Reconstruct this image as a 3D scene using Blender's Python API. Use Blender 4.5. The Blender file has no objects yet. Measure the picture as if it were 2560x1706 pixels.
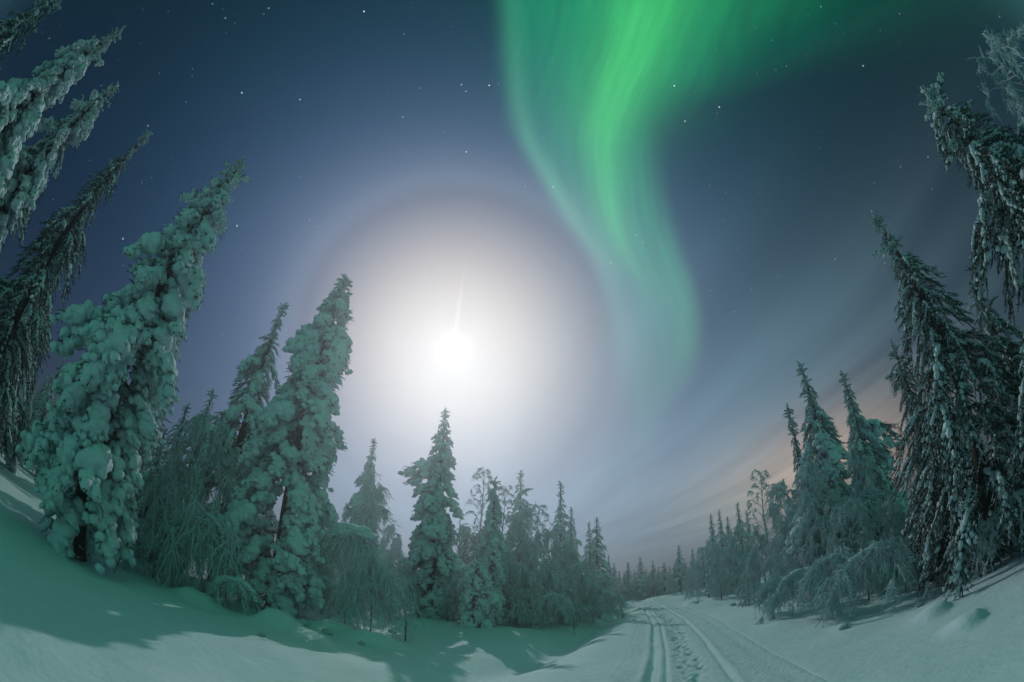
import bpy, bmesh, math, random
import numpy as np

# ------------------------------------------------------------------ camera
CAM_H = 1.7
PITCH, ROLL = math.radians(34.0), math.radians(2.2)
MOON_AZ, MOON_EL = math.radians(-9.3), math.radians(32.3)
scene = bpy.context.scene
COL = scene.collection
from mathutils import Matrix, Vector, Euler

cam_d = bpy.data.cameras.new('camera')
cam = bpy.data.objects.new('camera', cam_d)
COL.objects.link(cam)
cam_d.type = 'PANO'                                   # a 15 mm full-frame fisheye lens
_pan = cam_d if hasattr(cam_d, 'panorama_type') else cam_d.cycles
_pan.panorama_type = 'FISHEYE_EQUISOLID'
_pan.fisheye_lens = 15.0
_pan.fisheye_fov = math.radians(200)
cam_d.sensor_fit = 'HORIZONTAL'
cam_d.sensor_width = 36.0
cam_d.sensor_height = 24.0
cam_d.clip_start, cam_d.clip_end = 0.05, 6000
cam.matrix_world = (Matrix.Translation((0, 0, CAM_H)) @ Matrix.Rotation(math.pi / 2 + PITCH, 4, 'X')
                    @ Matrix.Rotation(ROLL, 4, 'Z'))
scene.camera = cam


def sph(az, el):
    return np.array([math.sin(az) * math.cos(el), math.cos(az) * math.cos(el), math.sin(el)])


# ------------------------------------------------------------------ world: moonlit night sky with aurora
world = bpy.data.worlds.new('World')
scene.world = world
world.use_nodes = True
WT = world.node_tree
for n in list(WT.nodes):
    WT.nodes.remove(n)


class E:
    """tiny expression wrapper: E objects add math nodes to the tree"""
    tree = WT

    def __init__(s, v):
        s.v = v

    @classmethod
    def op(c, kind, *a, clamp=False):
        n = c.tree.nodes.new('ShaderNodeMath')
        n.operation = kind
        n.use_clamp = clamp
        for i, x in enumerate(a):
            x = x.v if isinstance(x, E) else x
            if isinstance(x, (int, float)):
                n.inputs[i].default_value = x
            else:
                c.tree.links.new(x, n.inputs[i])
        return E(n.outputs[0])

    def __add__(s, o): return E.op('ADD', s, o)
    def __radd__(s, o): return E.op('ADD', o, s)
    def __sub__(s, o): return E.op('SUBTRACT', s, o)
    def __rsub__(s, o): return E.op('SUBTRACT', o, s)
    def __mul__(s, o): return E.op('MULTIPLY', s, o)
    def __rmul__(s, o): return E.op('MULTIPLY', o, s)
    def __truediv__(s, o): return E.op('DIVIDE', s, o)
    def __rtruediv__(s, o): return E.op('DIVIDE', o, s)
    def pow(s, k): return E.op('POWER', s, k)
    def max(s, k): return E.op('MAXIMUM', s, k)
    def min(s, k): return E.op('MINIMUM', s, k)


def expn(x): return E.op('EXPONENT', x)
def gauss(x, w):
    t = x / w
    return expn(t * t * -1.0)


def sstep(x, a, b):
    n = E.tree.nodes.new('ShaderNodeMapRange')
    n.interpolation_type = 'SMOOTHSTEP'
    for i, q in ((0, x), (1, a), (2, b)):
        q = q.v if isinstance(q, E) else q
        if isinstance(q, (int, float)):
            n.inputs[i].default_value = q
        else:
            E.tree.links.new(q, n.inputs[i])
    return E(n.outputs[0])


def curve(x, pts, x0, x1, y0, y1):
    """piecewise-smooth function through pts, in real units"""
    n = E.tree.nodes.new('ShaderNodeFloatCurve')
    c = n.mapping.curves[0]
    P = sorted(((px - x0) / (x1 - x0), (py - y0) / (y1 - y0)) for px, py in pts)
    while len(c.points) < len(P):
        c.points.new(0.5, 0.5)
    for q, (px, py) in zip(c.points, P):
        q.location = (px, py)
        q.handle_type = 'AUTO'
    n.mapping.extend = 'HORIZONTAL'
    n.mapping.update()
    t = E.op('MULTIPLY', x - x0, 1.0 / (x1 - x0), clamp=True)
    E.tree.links.new(t.v, n.inputs['Value'])
    return E(n.outputs[0]) * (y1 - y0) + y0


def color_mul(fac, rgb):
    n = E.tree.nodes.new('ShaderNodeVectorMath')
    n.operation = 'SCALE'
    n.inputs[0].default_value = rgb
    E.tree.links.new(fac.v, n.inputs['Scale'])
    return n.outputs[0]


def vadd(a, b):
    n = E.tree.nodes.new('ShaderNodeVectorMath')
    n.operation = 'ADD'
    E.tree.links.new(a, n.inputs[0])
    E.tree.links.new(b, n.inputs[1])
    return n.outputs[0]


def noise(vec, scale, detail=3, rough=0.5):
    n = E.tree.nodes.new('ShaderNodeTexNoise')
    n.inputs['Scale'].default_value = scale
    n.inputs['Detail'].default_value = detail
    n.inputs['Roughness'].default_value = rough
    E.tree.links.new(vec, n.inputs['Vector'])
    return E(n.outputs['Fac'])


def combine(x, y, z=0.0):
    n = E.tree.nodes.new('ShaderNodeCombineXYZ')
    for i, q in enumerate((x, y, z)):
        q = q.v if isinstance(q, E) else q
        if isinstance(q, (int, float)):
            n.inputs[i].default_value = q
        else:
            E.tree.links.new(q, n.inputs[i])
    return n.outputs[0]


tc = WT.nodes.new('ShaderNodeTexCoord')
DIR = tc.outputs['Generated']
sep = WT.nodes.new('ShaderNodeSeparateXYZ')
WT.links.new(DIR, sep.inputs[0])
dx, dy, dz = (E(o) for o in sep.outputs)


def dot_dir(v):
    n = WT.nodes.new('ShaderNodeVectorMath')
    n.operation = 'DOT_PRODUCT'
    WT.links.new(DIR, n.inputs[0])
    n.inputs[1].default_value = tuple(v)
    return E(n.outputs['Value'])


DEG = 180 / math.pi
M = sph(MOON_AZ, MOON_EL)
th = E.op('ARCCOSINE', dot_dir(M).min(0.9999999)) * DEG           # angle from the moon, degrees
zd = E.op('ARCCOSINE', dz.min(0.999999).max(-0.999999)) * DEG      # zenith distance
hh = E.op('SQRT', (dx * dx + dy * dy).max(1e-8))
X = dx / hh * zd                                                   # chart of the sky about the zenith
Y = dy / hh * zd
el = 90.0 - zd
az = E.op('ARCTAN2', dx, dy) * DEG

# --- Nishita base (moonlight scattered in the air)
skyn = WT.nodes.new('ShaderNodeTexSky')
skyn.sky_type = 'NISHITA'
skyn.sun_disc = False
skyn.sun_elevation = MOON_EL
skyn.sun_rotation = MOON_AZ
skyn.air_density = 1.0
skyn.dust_density = 0.3
skyn.ozone_density = 2.0
tint = WT.nodes.new('ShaderNodeVectorMath')
tint.operation = 'MULTIPLY'
WT.links.new(skyn.outputs[0], tint.inputs[0])
NISHITA = 0.0068
tint.inputs[1].default_value = (0.0 * NISHITA, 0.50 * NISHITA, 1.45 * NISHITA)
total = tint.outputs[0]

# --- thin cirrus, drawn out along one wind direction on a flat layer overhead
inv = 1.0 / dz.max(0.06)
px_, py_ = dx * inv, dy * inv
wob = noise(combine(px_ * 0.5, py_ * 0.3), 1.0, 2) - 0.5
cirrus = noise(combine(px_ * 1.0 + py_ * 0.10 + wob * 0.9, py_ * 0.10 + 3.7), 1.9, 3, 0.45)
cirrus = sstep(cirrus, 0.28, 0.74)
lowfade = sstep(el, 62.0, 16.0)
rightside = sstep(az, -5.0, 28.0)
cloud_gain = 1.0 - lowfade * rightside * (1.0 - cirrus) * 0.42

# --- moon glow in the thin cloud, with the 22 degree halo
core = expn(th * -1.1) * 0.9
glow = expn((th / 17.0).pow(2.5) * -1.0) * 0.36
rosy = expn((th / 31.0).pow(3.0) * -1.0) * 0.055
wide = expn((th / 28.0).pow(1.55) * -1.0) * 0.27
halo = sstep(th, 20.6, 23.6) * expn((th - 22.0).max(0.0) * -0.12) * 0.085
below = sstep(el, 30.0, 2.0) * gauss(az - 4.0, 40.0) * 0.20
pillar = gauss(az + 9.3, 0.33) * sstep(el, 33.0, 36.0) * sstep(el, 45.5, 36.0) * 0.09
total = vadd(total, color_mul(core, (1.0, 0.98, 0.95)))
total = vadd(total, color_mul(glow, (1.80, 1.12, 0.22)))
total = vadd(total, color_mul(rosy, (1.0, 0.0, 0.0)))
total = vadd(total, color_mul(wide * cloud_gain, (0.0, 0.70, 1.60)))
total = vadd(total, color_mul(halo, (0.62, 0.86, 1.1)))
total = vadd(total, color_mul(below * cloud_gain, (0.78, 0.95, 1.05)))
total = vadd(total, color_mul(pillar, (1.0, 0.8, 0.72)))

# --- thin veil lit by moon and aurora in the lower sky to the right, and a town's glow on it
veil = sstep(el, 58.0, 14.0) * gauss(az - 34.0, 44.0) * (0.48 + cirrus * 0.52) * 0.21
total = vadd(total, color_mul(veil, (0.62, 1.0, 1.10)))
town = gauss(az - 44.0, 15.0) * gauss(el - 9.5, 6.5) * (0.7 + cirrus * 0.3) * 0.80
total = vadd(total, color_mul(town, (1.0, 0.56, 0.25)))
sicky = gauss(az - 28.0, 9.0) * gauss(el - 9.0, 4.5) * 0.06
total = vadd(total, color_mul(sicky, (0.6, 1.0, 0.3)))

# --- aurora: three folds of one curtain, going on over the zenith and behind the camera
ya, yb = -80.0, 90.0
left = curve(Y, [(-80, -34), (-40, -22), (-12, -9), (0, -4.5), (9, -3), (18, -2.3), (27, -0.7), (31.5, 1.7), (39, 7), (46, 12.5), (55, 15.5), (64, 20), (90, 30)], ya, yb, -40, 60)
ridge = curve(Y, [(-80, 16), (-40, 26), (-12, 21), (0, 16.5), (7, 15.2), (15, 13.9), (20, 12.6), (28, 11.3), (32, 12), (36, 13), (40, 14.8), (43, 16.8), (46, 19.6), (52, 25), (60, 28), (90, 34)], ya, yb, -40, 60)
right = curve(Y, [(-80, 52), (-40, 58), (-12, 45), (-3, 40), (6, 34), (15, 27), (21, 20.5), (25, 18.6), (29.5, 19.2), (35, 21.4), (40, 24.2), (45, 27.2), (50, 28.9), (54, 29), (58, 27.6), (64, 25), (90, 24)], ya, yb, -40, 60)
softr = curve(Y, [(-80, 28), (-12, 26), (0, 22), (10, 15), (18, 9), (25, 5.5), (35, 4.0), (50, 3.0), (64, 5), (90, 6)], ya, yb, 0, 30)
fold_noise = noise(combine((X - Y * 0.12) * 0.11, Y * 0.018), 2.2, 4, 0.6)
ray_noise = noise(combine((X - ridge) * 0.5, Y * 0.03), 1.3, 3, 0.6) * 0.7 + 0.65
inside = sstep(X, left - 2.2, left + 3.2) * (1.0 - sstep(X, right - softr, right + softr * 0.45))
fill = inside * curve(Y, [(-80, 0.08), (-40, 0.10), (-10, 0.15), (5, 0.22), (15, 0.185), (25, 0.125), (35, 0.115), (45, 0.085), (55, 0.065), (64, 0.045), (75, 0.01), (82, 0.0)], ya, yb, 0, 0.5) * (0.45 + fold_noise * 1.1) * ray_noise
# main fold: sharp on its left, soft on its right
rw = curve(Y, [(-80, 12), (0, 6), (10, 4.4), (20, 3.9), (30, 2.8), (40, 2.3), (50, 2.6), (90, 3)], ya, yb, 0, 15)
rd = X - ridge
main = ray_noise * (gauss(rd, rw) * 0.65 + gauss(rd, rw * 2.4) * 0.35) * curve(Y, [(-80, 0.10), (-30, 0.22), (0, 0.30), (10, 0.42), (20, 0.45), (30, 0.36), (38, 0.26), (44, 0.13), (49, 0.02), (54, 0.0), (90, 0)], ya, yb, 0, 0.6)
# lower right fold: hard outer edge fading inwards
rr = right - X
rfold = ray_noise * sstep(rr, -2.2, 3.0) * expn(rr.max(0.0) * -0.2) * curve(Y, [(-80, 0), (20, 0.0), (27, 0.05), (36, 0.10), (44, 0.17), (50, 0.20), (54, 0.17), (60, 0.09), (67, 0.04), (76, 0.0), (90, 0)], ya, yb, 0, 0.5)
# thin left fold
ld = X - left - 1.2
lfold = gauss(ld, 1.5) * curve(Y, [(-80, 0.0), (0, 0.04), (18, 0.09), (28, 0.13), (34, 0.15), (40, 0.10), (48, 0.03), (55, 0.0), (90, 0)], ya, yb, 0, 0.5)
total = vadd(total, color_mul(fill, (0.0, 1.0, 0.38)))
total = vadd(total, color_mul(main, (0.15, 1.0, 0.16)))
total = vadd(total, color_mul(rfold, (0.26, 1.0, 0.38)))
total = vadd(total, color_mul(lfold, (0.30, 1.0, 0.45)))
# diffuse green airglow of the display over the whole upper sky
diffuse_g = expn((zd / 62.0).pow(2.0) * -1.0) * 0.012
total = vadd(total, color_mul(diffuse_g, (0.05, 1.0, 0.6)))
# unseen low sky glow added behind the camera as front fill on the trees
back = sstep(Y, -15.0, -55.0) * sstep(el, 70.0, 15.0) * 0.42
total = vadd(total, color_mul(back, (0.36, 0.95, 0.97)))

# --- stars
vor = WT.nodes.new('ShaderNodeTexVoronoi')
vor.feature = 'F1'
vor.inputs['Scale'].default_value = 58.0
WT.links.new(DIR, vor.inputs['Vector'])
vsep = WT.nodes.new('ShaderNodeSeparateXYZ')
WT.links.new(vor.outputs['Color'], vsep.inputs[0])
star = sstep(E(vor.outputs['Distance']), 0.15, 0.03) * E(vsep.outputs[0]).pow(7.0) * 0.36
BRIGHT = [(-66.6, 68.2, 1.3, 0), (-67.8, 50.3, .9, 0), (-57.1, 55.1, .55, 0), (-11.4, 68.4, .9, 0), (48, 63.3, .9, 0), (54.2, 57.8, .8, 0),
          (-66.1, 27.4, .8, 0), (-50.9, 37.8, .9, 1), (-13.5, 58.8, .8, 0), (-82.3, 58, .45, 0), (85.5, 47, .6, 0), (44.5, 58.7, .6, 0),
          (17.9, 43.8, .5, 0), (8.1, 54.8, .6, 1), (-75.7, 38.6, .4, 0), (-32.6, 60.7, .4, 0), (-20.7, 67.6, .5, 0), (-18.5, 66.9, .4, 0)]
for a_, e_, k_, warm in BRIGHT:
    b = sstep(dot_dir(sph(math.radians(a_), math.radians(e_))), math.cos(math.radians(0.13)), math.cos(math.radians(0.05)))
    star = star + b * k_
star = star * sstep(el, 4.0, 30.0) * sstep(th, 14.0, 30.0)
total = vadd(total, color_mul(star, (0.85, 0.95, 1.1)))

bg = WT.nodes.new('ShaderNodeBackground')
WT.links.new(total, bg.inputs['Color'])
bg.inputs['Strength'].default_value = 1.0
wout = WT.nodes.new('ShaderNodeOutputWorld')
WT.links.new(bg.outputs[0], wout.inputs['Surface'])
world.cycles.sampling_method = 'MANUAL'
world.cycles.sample_map_resolution = 1024

# ------------------------------------------------------------------ the moon's light
sun_d = bpy.data.lights.new('moonlight', 'SUN')
sun_d.energy = 1.4
sun_d.angle = math.radians(0.6)
sun_d.color = (0.93, 0.95, 0.98)
sun = bpy.data.objects.new('moonlight', sun_d)
COL.objects.link(sun)
sun.location = (0, 0, 40)
sun.rotation_euler = Vector(-M).to_track_quat('-Z', 'Y').to_euler()

# ------------------------------------------------------------------ view
vs = scene.view_settings
vs.view_transform = 'Standard'
vs.look = 'None'
vs.exposure = -0.2
vs.gamma = 1.0
vs.use_curve_mapping = False
scene.cycles.use_denoising = True
scene.cycles.max_bounces = 6
scene.cycles.diffuse_bounces = 3
scene.cycles.glossy_bounces = 2
scene.cycles.transmission_bounces = 2
scene.cycles.volume_bounces = 0
scene.cycles.sample_clamp_indirect = 4.0

# ------------------------------------------------------------------ helpers
RNG = np.random.default_rng(7)
F_PX = 2560 * 15 / 36


def pix_dir(x, y):
    """direction seen at a photograph pixel (2560 x 1706) through the fisheye"""
    u, v = (x - 1280) / F_PX, -(y - 853) / F_PX
    c, s = math.cos(ROLL), math.sin(ROLL)
    u, v = u * c - v * s, u * s + v * c
    r = math.hypot(u, v)
    t = 2 * math.asin(r / 2)
    d = (math.sin(t) * u / r, math.cos(t), math.sin(t) * v / r)
    c, s = math.cos(PITCH), math.sin(PITCH)
    return np.array([d[0], d[1] * c - d[2] * s, d[1] * s + d[2] * c])


def ground_pt(x, y):
    d = pix_dir(x, y)
    k = -CAM_H / d[2]
    return d[0] * k, d[1] * k


def mesh_from(name, V, T, mat=None, smooth=True, quads=None):
    me = bpy.data.meshes.new(name)
    V = np.asarray(V, np.float32)
    T = np.asarray(T, np.int32).reshape(-1, 3)
    nq = 0 if quads is None else len(quads)
    me.vertices.add(len(V))
    me.vertices.foreach_set('co', V.ravel())
    loops = T.ravel() if nq == 0 else np.concatenate([T.ravel(), np.asarray(quads, np.int32).ravel()])
    starts = np.concatenate([np.arange(len(T)) * 3, len(T) * 3 + np.arange(nq) * 4]).astype(np.int32)
    me.loops.add(len(loops))
    me.loops.foreach_set('vertex_index', loops.astype(np.int32))
    me.polygons.add(len(starts))
    me.polygons.foreach_set('loop_start', starts)
    me.polygons.foreach_set('use_smooth', np.full(len(starts), smooth))
    me.update(calc_edges=True)
    if mat:
        me.materials.append(mat)
    return me


def link(name, data, parent=None, loc=(0, 0, 0), rot=None, scale=None):
    o = bpy.data.objects.new(name, data)
    COL.objects.link(o)
    o.location = loc
    if rot is not None:
        o.rotation_euler = rot
    if scale is not None:
        o.scale = scale
    if parent:
        o.parent = parent
    return o


def tag(o, label, cat=None, group=None, kind=None):
    o['label'] = label
    if cat:
        o['category'] = cat
    if group:
        o['group'] = group
    if kind:
        o['kind'] = kind
    return o


class MB:
    """collects triangles"""

    def __init__(s):
        s.V, s.T, s.n = [], [], 0

    def add(s, V, T):
        s.V.append(np.asarray(V, np.float32))
        s.T.append(np.asarray(T, np.int64) + s.n)
        s.n += len(V)

    def arrays(s):
        if not s.V:
            return np.zeros((0, 3), np.float32), np.zeros((0, 3), np.int64)
        return np.concatenate(s.V), np.concatenate(s.T)

    def mesh(s, name, mat, smooth=True):
        V, T = s.arrays()
        return mesh_from(name, V, T, mat, smooth)

    # -- shapes
    def tube(s, P, R, sides=6, cap=True):
        P = np.asarray(P, float)
        R = np.asarray(R, float)
        n = len(P)
        d = np.gradient(P, axis=0)
        d /= np.linalg.norm(d, axis=1)[:, None] + 1e-9
        ref = np.where(np.abs(d[:, 2:3]) > 0.9, [[1., 0, 0]], [[0, 0, 1.]])
        a = np.cross(d, ref)
        a /= np.linalg.norm(a, axis=1)[:, None] + 1e-9
        b = np.cross(d, a)
        # keep frames from flipping
        for i in range(1, n):
            if a[i] @ a[i - 1] < 0 and abs(a[i] @ a[i - 1]) > abs(a[i] @ b[i - 1]):
                a[i] *= -1
                b[i] *= -1
        ang = np.arange(sides) / sides * 2 * math.pi
        ring = P[:, None, :] + R[:, None, None] * (np.cos(ang)[None, :, None] * a[:, None, :] + np.sin(ang)[None, :, None] * b[:, None, :])
        V = ring.reshape(-1, 3)
        T = []
        for i in range(n - 1):
            for k in range(sides):
                p, q = i * sides + k, i * sides + (k + 1) % sides
                T += [(p, q, p + sides), (q, q + sides, p + sides)]
        s.add(V, T)

    def spikes(s, P, D, L, R):
        """many three-sided tapered twigs at once"""
        P = np.asarray(P, float); D = np.asarray(D, float)
        n = len(P)
        if n == 0:
            return
        D = D / (np.linalg.norm(D, axis=1)[:, None] + 1e-9)
        L = np.broadcast_to(np.asarray(L, float), (n,))[:, None]
        R = np.broadcast_to(np.asarray(R, float), (n,))[:, None]
        a = np.cross(D, RNG.normal(size=(n, 3)))
        a /= np.linalg.norm(a, axis=1)[:, None] + 1e-9
        b = np.cross(D, a)
        V = np.stack([P + R * a, P + R * (-0.5 * a + 0.866 * b), P + R * (-0.5 * a - 0.866 * b), P + D * L], 1).reshape(-1, 3)
        base = np.arange(n)[:, None, None] * 4
        T = (np.array([[0, 1, 3], [1, 2, 3], [2, 0, 3]])[None] + base).reshape(-1, 3)
        s.add(V, T)

    def bent(s, P, D1, L1, D2, L2, R):
        """many twigs of two segments (out, then down)"""
        n = len(P)
        if n == 0:
            return
        nz = lambda q: q / (np.linalg.norm(q, axis=1)[:, None] + 1e-9)
        D1, D2 = nz(D1), nz(D2)
        L1 = np.broadcast_to(np.asarray(L1, float), (n,))[:, None]
        L2 = np.broadcast_to(np.asarray(L2, float), (n,))[:, None]
        R = np.broadcast_to(np.asarray(R, float), (n,))[:, None]
        a = nz(np.cross(D1 + D2, RNG.normal(size=(n, 3))))
        b = np.cross(nz(D1 + D2), a)
        Q = P + D1 * L1
        o = (a, -0.5 * a + 0.866 * b, -0.5 * a - 0.866 * b)
        V = np.stack([P + R * k for k in o] + [Q + R * 0.8 * k for k in o] + [Q + D2 * L2], 1).reshape(-1, 3)
        base = np.arange(n)[:, None, None] * 7
        T = [[0, 1, 3], [1, 4, 3], [1, 2, 4], [2, 5, 4], [2, 0, 5], [0, 3, 5], [3, 4, 6], [4, 5, 6], [5, 3, 6]]
        s.add(V, (np.array(T)[None] + base).reshape(-1, 3))


def ico(sub):
    bm = bmesh.new()
    bmesh.ops.create_icosphere(bm, subdivisions=sub, radius=1)
    V = np.array([v.co[:] for v in bm.verts])
    bm.verts.index_update()
    T = np.array([[v.index for v in f.verts] for f in bm.faces])
    bm.free()
    return V, T


ICO = {k: ico(k) for k in (1, 2, 3, 4)}


def make_lump(sub, nb, spread=0.55, rad=0.46, seed=0):
    """popcorn-like pillow of settled snow: star-shaped union of a ball and smaller balls"""
    r = np.random.default_rng(seed)
    D, T = ICO[sub]
    ks = [np.full(len(D), 0.66)]
    for i in range(nb):
        c = r.normal(size=3)
        c[2] = c[2] * 0.8 + 0.15
        c = c / np.linalg.norm(c) * spread * r.uniform(0.75, 1.15)
        R = rad * r.uniform(0.75, 1.15)
        dt = D @ c
        disc = dt * dt - (c @ c - R * R)
        ks.append(np.where(disc > 0, dt + np.sqrt(np.maximum(disc, 0)), 0.3))
    K = np.stack(ks)
    k = 22.0
    rr = np.log(np.exp(K * k).sum(0)) / k
    V = D * rr[:, None]
    V[:, 2] = np.where(V[:, 2] < 0, V[:, 2] * 0.75, V[:, 2])
    return V, T


LUMPS = {s: [make_lump(s, nb, sp, ra, seed=s * 50 + i) for i, (nb, sp, ra) in enumerate(((9, .55, .44), (12, .62, .38), (16, .66, .34), (13, .6, .4), (18, .68, .32), (10, .58, .42), (15, .64, .36), (20, .68, .30)))] for s in (1, 2, 3)}


def rotz(a):
    c, s = math.cos(a), math.sin(a)
    return np.array([[c, -s, 0], [s, c, 0], [0, 0, 1.]])


def roty(a):
    c, s = math.cos(a), math.sin(a)
    return np.array([[c, 0, s], [0, 1, 0], [-s, 0, c]])


def add_lump(mb, sub, c, sx, sy, sz, r, tilt=0.0):
    V, T = LUMPS[sub][r.integers(8)]
    V = V @ rotz(r.uniform(0, 6.28)).T * np.array([sx, sy, sz])
    if tilt:
        V = V @ roty(tilt).T
    mb.add(V + np.asarray(c), T)


# ------------------------------------------------------------------ materials
def new_mat(name):
    m = bpy.data.materials.new(name)
    m.use_nodes = True
    nt = m.node_tree
    return m, nt, nt.nodes['Principled BSDF']


def ramp(nt, fac, pts):
    r = nt.nodes.new('ShaderNodeValToRGB')
    e = r.color_ramp.elements
    while len(e) < len(pts):
        e.new(0.5)
    for q, (p, c) in zip(e, pts):
        q.position = p
        q.color = (*c, 1)
    nt.links.new(fac, r.inputs[0])
    return r.outputs[0]


def tex(nt, scale, detail=4, rough=0.55, coord='Object'):
    c = nt.nodes.new('ShaderNodeTexCoord')
    n = nt.nodes.new('ShaderNodeTexNoise')
    n.inputs['Scale'].default_value = scale
    n.inputs['Detail'].default_value = detail
    n.inputs['Roughness'].default_value = rough
    nt.links.new(c.outputs[coord], n.inputs['Vector'])
    return n.outputs['Fac']


def bump(nt, bsdf, height, strength, dist):
    b = nt.nodes.new('ShaderNodeBump')
    b.inputs['Strength'].default_value = strength
    b.inputs['Distance'].default_value = dist
    nt.links.new(height, b.inputs['Height'])
    nt.links.new(b.outputs[0], bsdf.inputs['Normal'])


def snow_mat(name, lo, hi, bscale, bstr, bdist):
    m, nt, b = new_mat(name)
    nt.links.new(ramp(nt, tex(nt, 3.0), [(0.3, lo), (0.7, hi)]), b.inputs['Base Color'])
    b.inputs['Roughness'].default_value = 0.75
    b.inputs['Specular IOR Level'].default_value = 0.2
    bump(nt, b, tex(nt, bscale, 5, 0.6), bstr, bdist)
    return m


M_GROUND = snow_mat('ground_snow', (0.61, 0.79, 0.81), (0.65, 0.83, 0.85), 6.0, 0.4, 0.06)
M_TRACK = snow_mat('track_snow', (0.59, 0.76, 0.78), (0.64, 0.82, 0.84), 16.0, 0.7, 0.05)
M_SNOW = snow_mat('clump_snow', (0.61, 0.78, 0.79), (0.68, 0.86, 0.87), 11.0, 0.8, 0.10)


def mix_snow(name, dark_lo, dark_hi, thresh, snow=(0.60, 0.76, 0.78), nscale=5.0, soft=0.25, amt=1.0):
    """a dark plant surface with snow dust where it faces up, broken by noise"""
    m, nt, b = new_mat(name)
    g = nt.nodes.new('ShaderNodeNewGeometry')
    s = nt.nodes.new('ShaderNodeSeparateXYZ')
    nt.links.new(g.outputs['Normal'], s.inputs[0])
    nz = tex(nt, nscale)
    add = nt.nodes.new('ShaderNodeMath'); add.operation = 'MULTIPLY_ADD'
    nt.links.new(nz, add.inputs[0]); add.inputs[1].default_value = 1.4
    nt.links.new(s.outputs[2], add.inputs[2])
    mr = nt.nodes.new('ShaderNodeMapRange')
    nt.links.new(add.outputs[0], mr.inputs[0])
    mr.inputs[1].default_value = thresh
    mr.inputs[2].default_value = thresh + soft
    mr.inputs[4].default_value = amt
    dark = ramp(nt, tex(nt, 2.3), [(0.3, dark_lo), (0.7, dark_hi)])
    mx = nt.nodes.new('ShaderNodeMix'); mx.data_type = 'RGBA'
    nt.links.new(mr.outputs[0], mx.inputs[0])
    nt.links.new(dark, mx.inputs[6])
    mx.inputs[7].default_value = (*snow, 1)
    nt.links.new(mx.outputs[2], b.inputs['Base Color'])
    b.inputs['Roughness'].default_value = 0.85
    b.inputs['Specular IOR Level'].default_value = 0.15
    return m


M_NEEDLE = mix_snow('spruce_needles', (0.016, 0.028, 0.018), (0.035, 0.055, 0.035), 1.02, amt=0.7)
M_BARK = mix_snow('bark', (0.030, 0.024, 0.020), (0.09, 0.07, 0.058), 0.95, nscale=9.0)
M_RIME = mix_snow('rime_twigs', (0.34, 0.42, 0.43), (0.64, 0.80, 0.82), 0.70, soft=0.5)
M_BIRCH = mix_snow('birch_bark', (0.09, 0.085, 0.08), (0.32, 0.33, 0.33), 0.7)

# ------------------------------------------------------------------ ground
def vnoise(x, y, seed):
    """smooth value noise"""
    r = np.random.default_rng(seed)
    tab = r.uniform(-1, 1, (64, 64))
    xi, yi = np.floor(x).astype(int), np.floor(y).astype(int)
    fx, fy = x - xi, y - yi
    fx, fy = fx * fx * (3 - 2 * fx), fy * fy * (3 - 2 * fy)
    g = lambda i, j: tab[(xi + i) % 64, (yi + j) % 64]
    return (g(0, 0) * (1 - fx) + g(1, 0) * fx) * (1 - fy) + (g(0, 1) * (1 - fx) + g(1, 1) * fx) * fy


TRACK_Y = np.array([-30, 0, 6.6, 10, 17.3, 28, 40, 60, 90, 150])
TRACK_X = np.array([-13, -0.3, 2.28, 3.55, 6.1, 9.2, 12.3, 17.3, 24.5, 38])


def track_x(y):
    return np.interp(y, TRACK_Y, TRACK_X)


MOUNDS = [(6.75, 4.25, 0.34, 0.45, 0.16), (5.75, 2.95, 0.32, 0.42, 0.17), (7.0, 7.1, 0.2, 0.3, 0.12),
          (9.6, 13.5, 0.3, 0.4, 0.12), (11.5, 25.5, 0.35, 0.5, 0.35), (12.6, 27.0, 0.35, 0.5, 0.4), (-5.1, 9.3, 0.5, 0.8, 0.35),
          (-3.2, 10.9, 0.8, 0.6, 0.35), (-4.5, 11.5, 0.7, 0.7, 0.3), (-7.2, 8.6, 0.6, 0.9, 0.3)]


def height(x, y):
    x = np.asarray(x, float); y = np.asarray(y, float)
    d = np.hypot(x, y)
    s = x - track_x(y)
    plateau = np.exp(-((s - 0.9) / 2.2) ** 2)                       # packed corridor stays even
    und = vnoise(x * 0.16 + 3.1, y * 0.16, 1) * 0.22 + vnoise(x * 0.42, y * 0.42 + 9, 2) * 0.09 + vnoise(x * 1.1 + 5, y * 1.1, 3) * 0.03 + vnoise(x * 2.9 + y * 1.2, y * 1.6 - x * .7, 4) * 0.012
    h = und * (1 - 0.85 * plateau) * np.clip(d / 5, 0.3, 1)
    # ditch to the left of the track: the bank drops away and the wood stands beyond it
    e = x - (0.55 + (y - 8.7) * 0.405)
    on = np.clip((y - 3) / 5, 0, 1) * np.clip((60 - y) / 25, 0, 1)
    h += -0.42 * np.exp(-((e + 1.0) / 0.95) ** 2) * on
    h += 0.10 * np.exp(-((e - 0.75) / 0.8) ** 2) * on
    # gentle rise of the wood on both sides
    h += 0.35 * np.clip((np.abs(x) - 8) / 14, 0, 1.6)
    # far end of the track dips behind a low crest
    h += -0.9 * np.clip((d - 48) / 30, 0, 1) + 0.12 * np.exp(-((y - 44) / 7) ** 2)
    for mx, my, ra, rb, mh in MOUNDS:
        a = MOON_AZ
        u = (x - mx) * math.cos(a) + (y - my) * -math.sin(a)
        v = (x - mx) * math.sin(a) + (y - my) * math.cos(a)
        v = np.where(v < 0, v * 1.9, v)                             # steeper on the side away from the moon
        h += mh * np.exp(-((u / ra) ** 2 + (v / rb) ** 2 + 0.25 * vnoise(x * 4, y * 4, 6) * ((u / ra) ** 2 + (v / rb) ** 2 < 4)).clip(0) ** 1.5)
    return h


def gz(x, y):
    return float(height(np.array([x]), np.array([y]))[0])


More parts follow.
